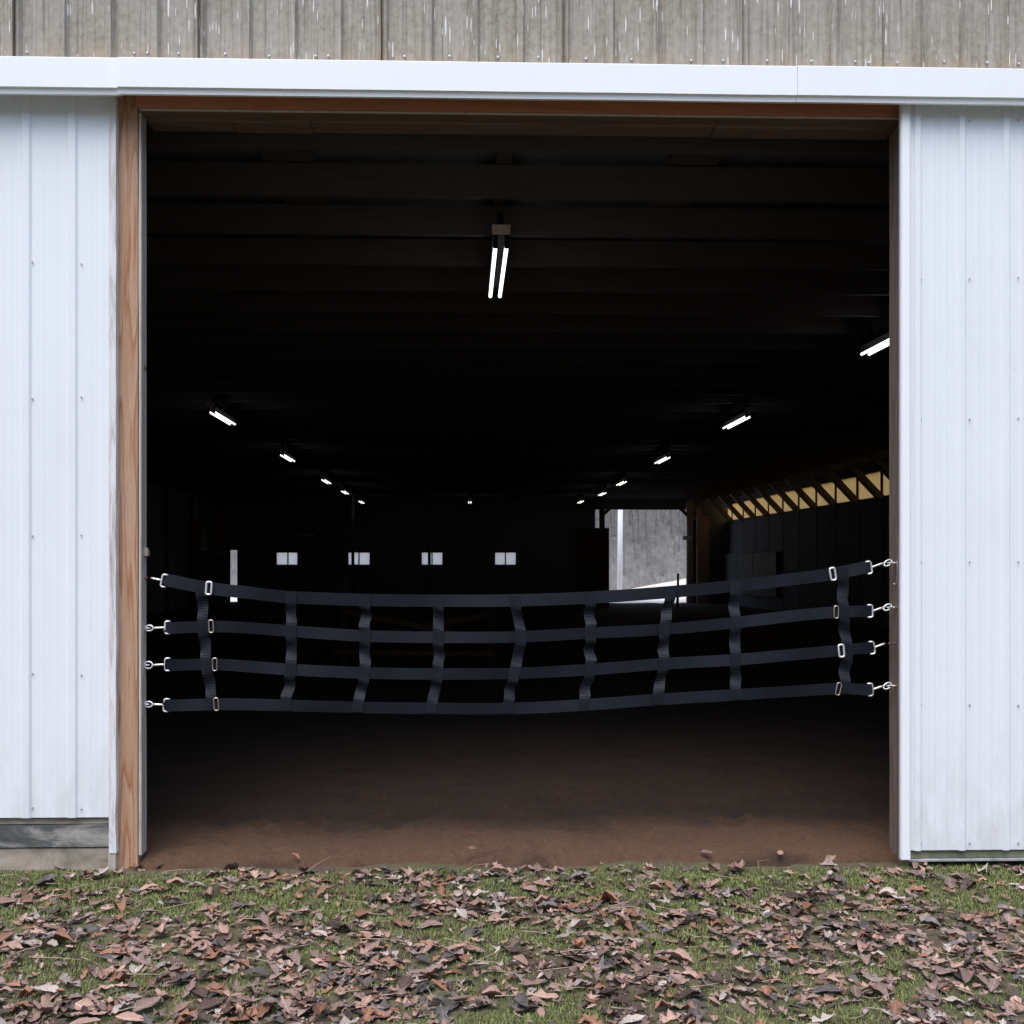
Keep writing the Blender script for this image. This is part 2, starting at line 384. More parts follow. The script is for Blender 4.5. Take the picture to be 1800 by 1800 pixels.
# ================================================================== BARN
barn = thing('barn', (0, 0, 0), 'long riding barn with white metal front and weathered grey upper siding', 'barn')
P = barn
OXL = at(244, 0, 0).x; OXR = at(1584, 0, 0).x; OZT = at(900, 192, 0).z     # door opening
FLX0 = -9.2; FRX1 = 9.7
# --- ribbed metal sheets
def sheet(mb, x0, x1, z0, z1f, y, period, ribw, ribh, phase, minor=True, seed=0):
    xs_ = [(x0, 0.0)]
    k = math.floor((x0-phase)/period)-1
    while True:
        c = phase + k*period; k += 1
        if c - ribw > x1: break
        for dx, h in ((-ribw/2, 0), (-ribw*0.28, 1), (ribw*0.28, 1), (ribw/2, 0)):
            if x0 < c+dx < x1: xs_.append((c+dx, h*ribh))
        if minor:
            for mc in (c+period*0.36, c+period*0.64):
                for dx, h in ((-0.014, 0), (-0.006, 0.10), (0.006, 0.10), (0.014, 0)):
                    if x0 < mc+dx < x1: xs_.append((mc+dx, h*ribh))
    xs_.append((x1, 0.0)); xs_.sort()
    nzr = 9; vs_ = []; rr = random.Random(seed)
    for j in range(nzr):
        for (x, h) in xs_:
            z = z0 + (z1f(x)-z0)*j/(nzr-1)
            vs_.append((x, y - h + 0.003*noise.noise((x*1.4, z*1.1, seed)), z))
    n = len(xs_); fs = [(j*n+i, j*n+i+1, (j+1)*n+i+1, (j+1)*n+i) for j in range(nzr-1) for i in range(n-1)]
    mb.add(vs_, fs)
    # thickness: a folded back edge all round
    zb = [(x0, y+.006, z0), (x1, y+.006, z0), (x1, y+.006, z1f(x1)), (x0, y+.006, z1f(x0))]
    mb.add(zb, [(3,2,1,0)])
def screw(mb, x, y, z, r=0.0048):
    v_ = [(x + r*math.cos(t*math.pi/3), y, z + r*math.sin(t*math.pi/3)) for t in range(6)]
    v2_ = [(x + .6*r*math.cos(t*math.pi/3), y-.006, z + .6*r*math.sin(t*math.pi/3)) for t in range(6)]
    mb.add(v_+v2_, [(i, (i+1)%6, 6+(i+1)%6, 6+i) for i in range(6)] + [(6,7,8,9,10,11)])
gable = lambda x: 4.15 + 2.6*(1-abs(x-0.25)/9.6)
UY = -0.03; UZ0 = 3.72
PER = 0.2185
pan = PER*4
k = 0; x = at(26, 0, UY).x - 10*pan
uph = at(14, 0, UY).x + 0.0
while x < FRX1:
    a0, b0 = max(x, FLX0), min(x+pan, FRX1)
    if b0 > a0 + 0.02:
        mb = MB(); sheet(mb, a0+.0005, b0-.0005, UZ0, gable, UY - 0.0015*(k % 2), PER, 0.05, 0.027, at(112, 0, UY).x, True, k)
        mb.build('siding_panel', M_SIDING, P); k += 1
    x += pan
sc = MB()
for px in (48, 236, 259, 314, 396, 473, 555, 577, 690, 711, 790, 875, 946, 1030, 1110, 1215, 1271, 1348, 1426, 1503, 1527, 1577, 1659, 1735, 1790):
    p = at(px, 92 + 0.0105*px + random.uniform(-2, 2), UY-.004); screw(sc, p.x, UY-.004, p.z, 0.0075)
sc.build('siding_screws', M_SCREWL, P, kind='stuff')
# --- white track cover (two long pieces and the shorter left return)
def cover(x0, x1, yf, zt, zb):
    mb = MB()
    lip = 0.026
    prof = [(UY-.021, zt+.004), (yf+.012, zt+.002), (yf, zt-.006), (yf, zb+lip), (yf+.012, zb+lip-.004), (yf+.016, zb), (yf+.03, zb-.001), (yf+.03, zb+lip), (UY-.021, zt-.006)]
    n = len(prof); nseg = max(2, int((x1-x0)/0.25)); vs_ = []
    for i in range(nseg+1):
        xx = x0 + (x1-x0)*i/nseg; wob = 0.0015*noise.noise((xx*2, 4, 1))
        vs_ += [(xx, yy + wob, zz + wob) for yy, zz in prof]
    fs = [(i*n+j, (i+1)*n+j, (i+1)*n+(j+1)%n, i*n+(j+1)%n) for i in range(nseg) for j in range(n)]
    fs += [tuple(range(n)), tuple(nseg*n+j for j in range(n))[::-1]]
    return mb.add(vs_, fs)
CY = -0.20
zt, zb = at(900, 108, CY).z, at(900, 170.5, CY).z
j1 = at(1402, 0, CY).x; j0 = at(206, 0, CY).x
CYL = -0.165
cover(FLX0, j0-.001, CYL, at(100, 98.5, CYL).z, at(100, 162.5, CYL).z).build('track_cover', M_TRIM, P)
cover(j0, j1-.0015, CY, zt, zb).build('track_cover', M_TRIM, P)
cover(j1, FRX1, CY-.002, zt+.001, zb).build('track_cover', M_TRIM, P)
# --- left fixed wall: white ribbed panels, edge board, skirt boards
LWY = -0.035
LZ0 = at(100, 1437, LWY).z; ex0 = at(193, 0, LWY).x; ex1 = at(205.5, 0, LWY).x
x = ex0; kk = 0
scr = MB()
while x > FLX0+.05:
    a0 = max(FLX0, x-pan); mb = MB(); sheet(mb, a0+.0005, x-.0005, LZ0, lambda q: 3.80, LWY-.0015*(kk % 2), PER, 0.055, 0.010, at(46, 0, LWY).x, True, 50+kk)
    mb.build('wall_panel', M_WHITE, P); x -= pan; kk += 1
for py in (462, 700, 941, 1186, 1421):
    for px in (57, 143): p = at(px, py + random.uniform(-2, 2), LWY-.004); screw(scr, p.x, LWY-.004, p.z)
scr.build('panel_screws', M_SCREW, P, kind='stuff')
mb = MB(); zz = [0.085 + (3.74-0.085)*i/40 for i in range(41)]
vs_ = []
for z in zz:
    e = 0.004*noise.noise((0, z*6, 1)) + (0.006*noise.noise((3, z*20, 1)) if z < .5 else 0)
    vs_ += [(ex0, LWY-.014, z), (ex1+e, LWY-.014, z), (ex1+e, LWY+.035, z), (ex0, LWY+.035, z)]
mb.add(vs_, [(4*i+t, 4*i+(t+1)%4, 4*i+4+(t+1)%4, 4*i+4+t) for i in range(40) for t in range(4)] + [(3,2,1,0), (160,161,162,163)])
mb.build('edge_board', M_PEEL, P)
def board(mb, x0, x1, y0, y1, z0, z1, n=26, amp=0.004, seed=0):
    vs_ = []
    for i in range(n+1):
        xx = x0+(x1-x0)*i/n; w1 = amp*noise.noise((xx*3, seed, 0)); w2 = amp*noise.noise((xx*3, seed, 7)); w3 = amp*noise.noise((xx*2, seed, 3))
        vs_ += [(xx, y0+w3, z0+w1), (xx, y1, z0+w1), (xx, y1, z1+w2), (xx, y0+w3, z1+w2)]
    return mb.add(vs_, [(4*i+t, 4*i+4+t, 4*i+4+(t+1)%4, 4*i+(t+1)%4) for i in range(n) for t in range(4)] + [(0,1,2,3), (4*n+3,4*n+2,4*n+1,4*n)])
bx1 = at(191, 0, -.03).x
board(MB(), FLX0, bx1, -.012, .03, at(0,1452,-.03).z+.004, LZ0+.05, seed=1).build('skirt_board', M_BASE2, P)
board(MB(), FLX0, bx1+.003, -.030, .03, at(0,1491,-.03).z+.003, at(0,1452,-.03).z, seed=2, amp=.007).build('skirt_board', M_BASE1, P)
board(MB(), FLX0, bx1, -.022, .03, -.06, at(0,1493,-.03).z, seed=3, amp=.007).build('skirt_board', M_BASE2, P)
MB().box(at(190,0,-.03).x+.004, at(205,0,-.03).x, -.045, .0, -.05, 0.083).build('stake', M_JAMB, P, bevel=.004)
# --- left door post (front face wood, pale jamb board on the inner side)
def wobpost(x0, x1, y0, y1, z0, z1, n=60, amp=.0025, seed=0):
    vs_ = []
    for i in range(n+1):
        z = z0+(z1-z0)*i/n; a = amp*noise.noise((seed, z*1.5, 0)); b_ = amp*noise.noise((seed, z*1.5, 5)); c_ = amp*.5*noise.noise((seed, z*7, 2))
        vs_ += [(x0+a, y0+c_, z), (x1+b_, y0+c_, z), (x1+b_, y1, z), (x0+a, y1, z)]
    return MB().add(vs_, [(4*i+t, 4*i+(t+1)%4, 4*i+4+(t+1)%4, 4*i+4+t) for i in range(n) for t in range(4)] + [(3,2,1,0), (4*n,4*n+1,4*n+2,4*n+3)])
px0 = at(206, 0, 0).x; px1 = at(243.5, 0, 0).x
wobpost(px0, px1, -.012, .10, -.08, OZT+.12, seed=1).build('door_post', M_POST, P, bevel=.003)
wobpost(px1+.002, OXL+.015, -.008, .075, .06, OZT-.002, seed=3).build('jamb_board', M_JAMB, P, bevel=.004)
# --- right door post and jamb board (mostly behind the sliding door)
wobpost(OXR+.02, OXR+.16, 0, .12, -.08, OZT+.12, seed=5).build('door_post', M_POST, P, bevel=.003)
wobpost(OXR-.002, OXR+.018, -.004, .14, -.02, OZT-.002, seed=6).build('jamb_board', M_JAMBR, P, bevel=.004)
# --- header: red-brown face board, pale lower edge, inner header
MB().box(px1+.002, OXR+.02, -.055, .05, at(900, 196, -.055).z, OZT+.075).build('header_beam', M_HEAD, P, bevel=.003)
MB().box(OXL+.016, OXR-.004, -.045, -.030, at(900, 201, -.045).z, at(900, 196, -.055).z-.001).build('header_edge', M_JAMB, P, bevel=.002)
xx = OXL+.016
for i, L in enumerate((0.42, 0.38, 2.0, 1.2)):
    x2 = min(xx+L, OXR-.004) if i < 3 else OXR-.004
    MB().box(xx, x2-.003, .054, .18, OZT-.052-.004*(i % 2), OZT+.16).build('inner_header', M_HEADIN, P, bevel=.003); xx = x2
MB().box(px1+.004, OXR-.004, -.0295, .052, at(900, 201, -.045).z+.002, at(900, 196, -.055).z-.001).build('header_underside', M_HEADIN, P)
# --- fixed front wall right of the opening, behind the sliding door
x = OXR+.16; kk = 0
while x < FRX1:
    b0 = min(FRX1, x+pan); mb = MB(); sheet(mb, x+.0005, b0-.0005, .24, lambda q: 3.80, LWY+.03, PER, .05, .010, x+.1, True, 80+kk)
    mb.build('wall_panel', M_WHITE, P); x += pan; kk += 1
board(MB(), OXR+.165, FRX1, -.002, .03, -.06, .25, seed=8).build('skirt_board', M_MOSSB, P)
# --- lining, side walls, roof
mb = MB(); mb.box(FLX0, px0-.004, .105, .15, -.1, 4.0); mb.box(OXR+.165, FRX1, .105, .15, -.1, 4.0); mb.box(px0-.004, OXR+.165, .19, .22, OZT+.02, 4.0)
mb.build('front_lining', M_DARK, P)
gv = MB(); gv.add([(FLX0,.12,4.0),(FRX1,.12,4.0),(FRX1,.12,gable(FRX1)),(0.25,.12,gable(0.25)),(FLX0,.12,gable(FLX0))], [(0,1,2,3,4)])
gv.build('gable_lining', M_DARK, P)
MB().box(XL-.12, XL, .15, FARY, -.1, 4.2).build('side_wall', M_DARK, P)
SZ0, SZ1 = 2.98, 3.55; SY0 = 12.0
mb = MB(); mb.box(XR, XR+.12, .15, FARY, -.1, SZ0); mb.box(XR, XR+.12, .15, FARY, SZ1, 4.2); mb.box(XR, XR+.12, .15, SY0, SZ0, SZ1)
mb.build('side_wall', M_DARK, P)
rf = MB()
for s, xe in ((-1, FLX0-.3), (1, FRX1+.3)):
    a0 = Vector((0.25, -.25, gable(0.25)+.05)); e0 = Vector((xe, -.25, gable(xe)+.05))
    rf.add([a0, e0, e0+Vector((0, FARY+.6, 0)), a0+Vector((0, FARY+.6, 0)), a0+Vector((0,0,.05)), e0+Vector((0,0,.05)), e0+Vector((0, FARY+.6, .05)), a0+Vector((0, FARY+.6, .05))],
           [(0,1,2,3),(7,6,5,4),(0,4,5,1),(1,5,6,2),(2,6,7,3),(3,7,4,0)])
rf.build('roof', M_ROOF, P)
# ceiling: boards above, joists across, runners lengthwise
JZ = 3.74
MB().box(XL, XR, .25, FARY, JZ+.26, JZ+.28).build('ceiling_lining', M_ROOF, P)
y = 0.62; jm = None
while y < FARY-.2:
    if jm is None: jm = MB().box(XL, XR, 0, .045, JZ, JZ+.20).mesh('ceiling_joist', M_INT)
    o = link('ceiling_joist', jm, P); o.location.y = y; y += 0.74
for xr, wd in ((-7.3,.3),(-5.2,.3),(-3.4,.3),(-1.08,.30),(.25,.09),(1.42,.30),(3.7,.3),(5.5,.3),(7.5,.3)):
    MB().box(xr-wd/2, xr+wd/2, .25, FARY-.1, JZ+.21, JZ+.25).build('ceiling_runner', M_INT, P)
# right wall posts with knee braces and the translucent strip
y = SY0+.1; pm = km = sm = None
while y < FARY-.1:
    if pm is None:
        pm = MB().box(XR-.012, XR-.002, -.07, .07, 0, JZ).mesh('wall_post', M_DARK)
        km = MB().beam((XR-.02, 0, SZ0-.06), (XR-.80, 0, JZ), .20, .13).mesh('knee_brace', M_INTZ)
        mb = MB()
        for q in range(24):
            y0 = q*1.43/24
            mb.add([(XR+.05+.008*(q % 2), y0, SZ0), (XR+.05+.008*((q+1) % 2), y0+1.43/24, SZ0), (XR+.05+.008*((q+1) % 2), y0+1.43/24, SZ1), (XR+.05+.008*(q % 2), y0, SZ1)], [(0,1,2,3)])
        sm = mb.mesh('skylight_strip', M_FIBRE)
    for nm, me in (('wall_post', pm), ('knee_brace', km), ('skylight_strip', sm)):
        o = link(nm, me, P); o.location.y = y - (0.0)
    y += 1.43
y = 3.0
lm = MB().box(XL+.002, XL+.10, -.05, .05, 0, JZ).mesh('wall_post', M_INTZ)
while y < FARY: o = link('wall_post', lm, P); o.location.y = y; y += 2.86
for a0, a1 in ((29.6, 31.3), (27.7, 29.55), (25.2, 27.65)):
    MB().box(XR-.14, XR-.11, a0, a1, .45, 1.47+.33).build('wall_sheet', M_GREYSHEET, P)
# --- far wall with openings
def wall_holes(x0, x1, z0, z1, y0, y1, holes):
    xs_ = sorted({x0, x1, *[h[0] for h in holes], *[h[1] for h in holes]}); zs = sorted({z0, z1, *[h[2] for h in holes], *[h[3] for h in holes]})
    mb = MB()
    for i in range(len(xs_)-1):
        for j in range(len(zs)-1):
            cx, cz = (xs_[i]+xs_[i+1])/2, (zs[j]+zs[j+1])/2
            if any(h[0] < cx < h[1] and h[2] < cz < h[3] for h in holes): continue
            mb.box(xs_[i], xs_[i+1], y0, y1, zs[j], zs[j+1])
    return mb
def rect(a, b, c, d, Y):
    p, q = at(a, d, Y), at(b, c, Y); return (p.x, q.x, p.z, q.z)
WIN = [rect(485, 524, 970, 994, FARY), rect(611, 651, 970, 994, FARY), rect(740, 779, 970, 994, FARY), rect(869, 908, 970, 994, FARY)]
dr = rect(1046, 1207, 896, 1070, FARY); DOOR = (dr[0], dr[1], -.2, dr[3])
GAP = rect(404, 417, 967, 1058, FARY); GAP = (GAP[0], GAP[1], GAP[2], GAP[3])
wall_holes(XL-.12, XR+.12, -.1, 4.15, FARY, FARY+.10, WIN+[DOOR, GAP]).build('far_wall', M_DARK, P)
gv = MB(); gv.add([(FLX0,FARY+.05,4.15),(FRX1,FARY+.05,4.15),(FRX1,FARY+.05,gable(FRX1)),(0.25,FARY+.05,gable(0.25)),(FLX0,FARY+.05,gable(FLX0))], [(0,1,2,3,4)])
gv.build('far_gable', M_DARK, P)
for i, (a0, a1, b0, b1) in enumerate(WIN):
    mb = MB(); t = .028
    mb.box(a0, a1, FARY-.015, FARY+.06, b0, b0+t); mb.box(a0, a1, FARY-.015, FARY+.06, b1-t, b1); mb.box(a0, a0+t, FARY-.014, FARY+.06, b0+t, b1-t); mb.box(a1-t, a1, FARY-.014, FARY+.06, b0+t, b1-t)
    cx = (a0+a1)/2 + (.03 if i == 0 else 0.0); mb.box(cx-.018, cx+.018, FARY-.014, FARY+.05, b0+t, b1-t)
    wf = mb.build('window', M_FRAME, P)
    MB().box(a0+t, cx-.018, FARY+.02, FARY+.024, b0+t, b1-t).build('pane', M_PANE, wf)
    MB().box(cx+.018, a1-t, FARY+.03, FARY+.034, b0+t, b1-t).build('pane', M_PANE, wf)
# far doorway timber: posts, corner braces, left inner post
d0, d1, _, dz = DOOR
fpx = lambda px, Y=FARY: at(px, 0, Y).x
MB().box(fpx(1053), fpx(1062), FARY-.16, FARY-.004, 0, JZ).build('far_door_post', M_INTZ, P)
MB().box(fpx(1206), fpx(1217), FARY-.14, FARY-.004, 0, JZ).build('far_door_post', M_LITPOST, P)
MB().box(fpx(1222), fpx(1229), FARY-.30, FARY-.18, 0, JZ-.3).build('far_door_post', M_LITPOST, P)
MB().box(fpx(1231), fpx(1245), FARY-.12, FARY-.004, 0, dz-.25).build('far_door_post', M_LITPOST, P)
MB().beam((d1+.02, FARY-.08, dz-.22), (d1-.25, FARY-.08, dz+.05), .05, .12).build('corner_brace', M_INTZ, P)
MB().beam((fpx(1062)-.02, FARY-.08, dz-.16), (fpx(1062)+.2, FARY-.08, dz+.05), .05, .12).build('corner_brace', M_INTZ, P)
p = at(1200, 942, FARY-.2); q = at(1216, 949, FARY-.2)
MB().box(p.x, q.x, FARY-.24, FARY-.16, q.z, p.z).build('door_bracket', M_WPOLE, P, bevel=.01)
p = at(1216, 912, FARY-.1)
MB().tube([(p.x, FARY-.2, p.z), (p.x+.35, FARY-.2, p.z+.02), (p.x+.62, FARY-.2, p.z+.02)], .035, 8).build('door_rail', M_LITPOST, P)
# pale narrow board high on the far wall
p = at(525, 939.5, FARY-.06); q = at(552, 943, FARY-.06)
MB().box(p.x, q.x, FARY-.09, FARY-.03, q.z, p.z).build('ledge_board', M_PEEL, P)
# small pieces on the jambs
lt = MB()
p = at(257, 970, .07); lt.box(p.x-.03, p.x+.002, .05, .09, p.z-.02, p.z+.02); lt.beam((p.x-.03, .03, p.z+.012), (p.x+.018, .03, p.z+.0), .006, .035); lt.box(p.x+.0, p.x+.022, .022, .055, p.z-.022, p.z+.008)
lt.build('gate_latch', M_BASE2, P, bevel=.003)
p = at(252, 647, .05); MB().box(p.x-.012, p.x+.014, .03, .06, p.z-.01, p.z+.01).build('hinge_pin', M_RUST, P, bevel=.003)
p = at(1573, 1000, .06); hb = MB(); hb.tube([(p.x+.006, .05, p.z+.07), (p.x+.004, .04, p.z), (p.x+.002, .04, p.z-.065), (p.x-.006, .045, p.z-.078), (p.x-.014, .05, p.z-.07)], .003, 6)
hb.build('wire_hook', M_ZINCREFL, P, smooth=True)

# ================================================================== SLIDING DOOR (right)
DY = -0.105
dxe = at(1597, 0, DY).x; dxw = at(1583.5, 0, DY-.02).x
DX1 = dxe + 4.0; DZ0 = at(1700, 1494, DY).z; DZT = zb + .10
door = thing('sliding_door', (dxw+2, DY, DZ0), 'white ribbed metal sliding door pushed open to the right of the doorway', 'door')
ph = at(1690, 0, DY).x; x = dxe; kk = 0; sc = MB()
while x < DX1-.05:
    b0 = min(DX1, x+pan); mb = MB(); sheet(mb, x+.0005, b0-.0005, DZ0, lambda q: DZT, DY-.0015*(kk % 2), .2165, .042, .013, ph, True, 120+kk)
    mb.build('door_panel', M_WHITE, door); x += pan; kk += 1
for py in (211, 490, 737, 987, 1240, 1481):
    for i in range(5): p = at(1619+85.5*i, py + random.uniform(-2, 2), DY-.004); screw(sc, p.x, DY-.004, p.z)
sc.build('panel_screws', M_SCREW, door, kind='stuff')
# rounded edge rail
ez0 = at(1590, 1511, DY-.02).z; cxm = (dxw+dxe)/2; hw = (dxe-dxw)/2
prof = [(dxw+.004, DY+.012), (dxw, DY-.010), (dxw+.003, DY-.020), (dxw+.010, DY-.026), (dxe-.006, DY-.026), (dxe+.001, DY-.020), (dxe+.002, DY-.002), (dxe+.002, DY+.012)]
mb = MB(); n = len(prof)
mb.add([(a, b_, ez0) for a, b_ in prof] + [(a, b_, DZT) for a, b_ in prof], [(j, (j+1) % n, n+(j+1) % n, n+j) for j in range(n)] + [tuple(range(n))[::-1], tuple(n+j for j in range(n))])
mb.build('edge_rail', M_TRIM, door)
MB().box(dxe+.004, DX1, DY+.012, DY+.05, at(1700,1508.5,DY).z, DZ0+.06).build('bottom_board', M_MOSSB, door)
zs = at(1700, 1511, DY).z
MB().box(dxe+.004, DX1, DY-.004, DY+.055, zs-.008, zs+.004).build('bottom_strip', M_ALU, door, bevel=.002)
MB().box(dxe+.01, DX1, DY+.01, DY+.045, DZ0+.07, DZT-.02).build('door_frame', M_DARK, door)

# ================================================================== WEBBING GATE
GY = 0.045
S = [[(287,1018.5),(300,1021),(367,1034),(435,1042),(510,1050),(640,1055),(770,1056.5),(905,1056),(1040,1051),(1170,1042),(1295,1030),(1400,1017.5),(1463,1009),(1522,997),(1531,995)],
     [(292,1104),(302,1104),(371,1101.5),(435,1104),(510,1110),(640,1119),(770,1121.5),(905,1121),(1040,1114),(1170,1107),(1295,1095),(1400,1082.5),(1470,1076),(1524,1074.5),(1533,1074)],
     [(291,1169),(300,1169),(377,1168.5),(435,1172),(510,1178),(640,1184.5),(770,1186.5),(905,1185.5),(1040,1178.5),(1170,1168),(1295,1160.5),(1400,1151),(1478,1143.5),(1527,1138.5),(1536,1137)],
     [(290,1240),(300,1240),(380,1238.5),(435,1239),(510,1241.5),(640,1245.5),(770,1247.5),(905,1247.5),(1040,1240.5),(1170,1230.5),(1295,1222.5),(1400,1215.5),(1474,1211),(1522,1212),(1533,1212)]]
gate = thing('webbing_gate', (0.2, GY, at(800, 1250, GY).z), 'black nylon webbing stall gate sagging across the dark doorway', 'gate')
def cat(pts, m=10):
    out = []
    for i in range(len(pts)-1):
        p0, p1, p2, p3 = pts[max(i-1, 0)], pts[i], pts[i+1], pts[min(i+2, len(pts)-1)]
        for k in range(m):
            t = k/m; out.append(0.5*((2*p1) + (p2-p0)*t + (2*p0-5*p1+4*p2-p3)*t*t + (3*p1-p0-3*p2+p3)*t**3))
    out.append(pts[-1]); return out
WD = 0.0585
curves = []
for i, s in enumerate(S):
    pts = [at(a, b_, GY) + Vector((0, 0.05*math.sin((a-300)/1225*math.pi) + .004*math.sin(a*.05+i), 0)) for a, b_ in s]
    c = cat(pts); curves.append(c)
    wdirs = []
    for j, p in enumerate(c):
        tilt = 0.10*math.sin(j*.11 + i*1.7) + .05*math.sin(j*.31+i)
        tg = (c[min(j+1, len(c)-1)]-c[max(j-1, 0)]).normalized(); up = Vector((-tg.z, 0, tg.x)).normalized()
        ed = min(j, len(c)-1-j); wdirs.append((up*math.cos(tilt) + Vector((0, math.sin(tilt), 0)))*(0.72 if ed < 7 else min(1, .72+.09*(ed-6))))
    MB().ribbon(c, wdirs, WD*(1.04 if i == 0 else .97), (0, 1, 0), .0028).build('horizontal_strap', M_WEB, gate, smooth=False)
def on_curve(c, px):
    best = min(c, key=lambda p: abs(proj(p)[0]-px)); return best
V = [(355,359,364,371),(513,517,511,504),(638,645,639,631),(767,772,767,761),(908,912,903,895),(1039,1042,1034,1028),(1177,1171,1164,1160),(1296,1293,1289,1288),(1482,1484,1491,1487)]
for vi, xs_ in enumerate(V):
    nodes = [on_curve(curves[i], xs_[i]) + Vector((0, -.0045, 0)) for i in range(4)]
    pts = []; wd = []
    rr = random.Random(vi)
    for i in range(3):
        a0, b0 = nodes[i], nodes[i+1]
        s0 = a0 + Vector((0, 0, .022 if i == 0 else -.024)); am = rr.uniform(.007, .017)*(0.6 if vi in (0, 8) else 1); ph2 = rr.uniform(-.4, .4); bx = rr.uniform(-.006, .008)
        m_ = 16
        for k in range(m_ if i < 2 else m_+1):
            t = k/m_; q = a0.lerp(b0, t)
            e = min(1, max(0, (t-.16)/.16)) * min(1, max(0, (.84-t)/.16))
            q = q + Vector((bx*e*math.sin(t*9+ph2*3), -am*e*math.sin(t*math.pi*3+ph2) + (.012*e), 0)); pts.append(q)
            wd.append(Vector((math.cos(.25*e*math.sin(t*7+vi)), math.sin(.25*e*math.sin(t*7+vi)), -.06+.25*e*math.sin(t*5+vi*2)*.5)))
    pts[0] = pts[0] + Vector((0, 0, .024)); pts[-1] = pts[-1] + Vector((0, 0, -.022))
    MB().ribbon(pts, wd, .0535, (0, 1, 0), .0022).build('vertical_strap', M_WEB, gate)
def px_len(v): return v/ (F/(5+GY))
def rrect(c, wv, hv, r, ang):
    pts = []
    for cx, cz, a0 in ((wv/2-r, hv/2-r, 0), (-wv/2+r, hv/2-r, 90), (-wv/2+r, -hv/2+r, 180), (wv/2-r, -hv/2+r, 270)):
        for k in range(5):
            a = R(a0+90*k/4); xx, zz = cx+r*math.cos(a), cz+r*math.sin(a)
            pts.append(c + Vector((xx*math.cos(ang)-zz*math.sin(ang), 0, xx*math.sin(ang)+zz*math.cos(ang))))
    return pts
BK = [[(367,1034,-4,1),(371,1101,3,0),(377.5,1168,1,0),(380,1238,5,0)], [(1464,1009,9,1),(1470,1076,-2,0),(1479,1144,5,1),(1474,1211,-12,0)]]
for side in BK:
    for (a, b_, ang, br) in side:
        base = on_curve(curves[[x_ for x_ in range(4) if abs(b_-(1020, 1090, 1157, 1226)[x_]) < 32][0]], a)
        c = at(a, b_, base.y-.012)
        wv, hv = px_len(12 if br else 10.5), px_len(24.5)
        MB().tube(rrect(c, wv-.008, hv-.008, .008, R(ang)), .0052 if br else .0036, 8, True).build('buckle', M_ZINC if br else M_ZINCREFL, gate, smooth=True)
# snap clips: bent C bracket that holds the strap, stem and hook ring on an eye bolt
CL = [[(292,1021,284,12,258,1016,'rust'),(297,1104,290,1,262,1104,'ring'),(296,1169,290,0,261,1169,'ring'),(296,1240,288,7,261,1238,'ring')],
      [(1527,997,1532,9,1561,989.5,'ring'),(1530,1074,1534,3,1560,1067.5,'ring'),(1532,1138,1537,9,1563,1131,'rust'),(1530,1212,1534,3,1560,1205.5,'ring')]]
for si, side in enumerate(CL):
    s = 1 if si == 0 else -1          # direction from the jamb towards the strap
    for i, (cx, cy, rodx, ang, ex, ey, kd) in enumerate(side):
        c = at(rodx, cy + (-1 if s > 0 else 0), GY); h = px_len(21.5)/2; dpt = px_len(9)
        a = R(-ang*s if s > 0 else ang)
        rot = lambda x_, z_: Vector((x_*math.cos(a)-z_*math.sin(a), 0, x_*math.sin(a)+z_*math.cos(a)))
        pts = [c+rot(s*dpt, h)+Vector((0,.004,0)), c+rot(s*dpt*.55, h), c+rot(s*.006, h), c+rot(0, h-.006), c+rot(0, 0), c+rot(0, -h+.006), c+rot(s*.006, -h), c+rot(s*dpt*.55, -h), c+rot(s*dpt, -h)+Vector((0,.004,0))]
        cl = MB().tube(pts, .0048, 8).build('snap_clip', M_ZINC, gate, smooth=True)
        e = at(ex, ey, GY); e2 = e + Vector((s*.020, 0, 0)); 
        MB().tube([c, c.lerp(e2, .25), c.lerp(e2, .75), e2], [.0045, .0055, .0058, .0042], 8).build('stem', M_ZINC, cl, smooth=True)
        rr_ = .0165
        if kd == 'ring':
            tl = R(35 if s < 0 else 10)
            ring = [e + Vector((rr_*1.2*math.cos(t*2*math.pi/20), .35*rr_*math.sin(t*2*math.pi/20)*(1 if s < 0 else .4), rr_*(.8 if i != 2 else 1)*math.sin(t*2*math.pi/20) + (rr_*.5*math.cos(t*2*math.pi/20) if s < 0 else 0))) for t in range(20)]
            MB().tube(ring, .0042, 8, True).build('hook_ring', M_ZINC, cl, smooth=True)
        # eye bolt screwed in the jamb: belongs to the barn
        jx = (OXL+.012) if s > 0 else (OXR-.001)
        eb = MB(); ec = e + Vector((-s*.008, .002, 0))
        eb.tube([ec + Vector((.011*math.cos(t*2*math.pi/14), .011*math.sin(t*2*math.pi/14), .0)) for t in range(14)], .0036, 7, True)
        eb.tube([Vector((jx - s*.01, GY, e.z)), ec - Vector((s*.010, 0, 0))], .0042, 8)
        eb.build('eye_bolt', M_RUST if kd == 'rust' else M_ZINC, P, smooth=True)

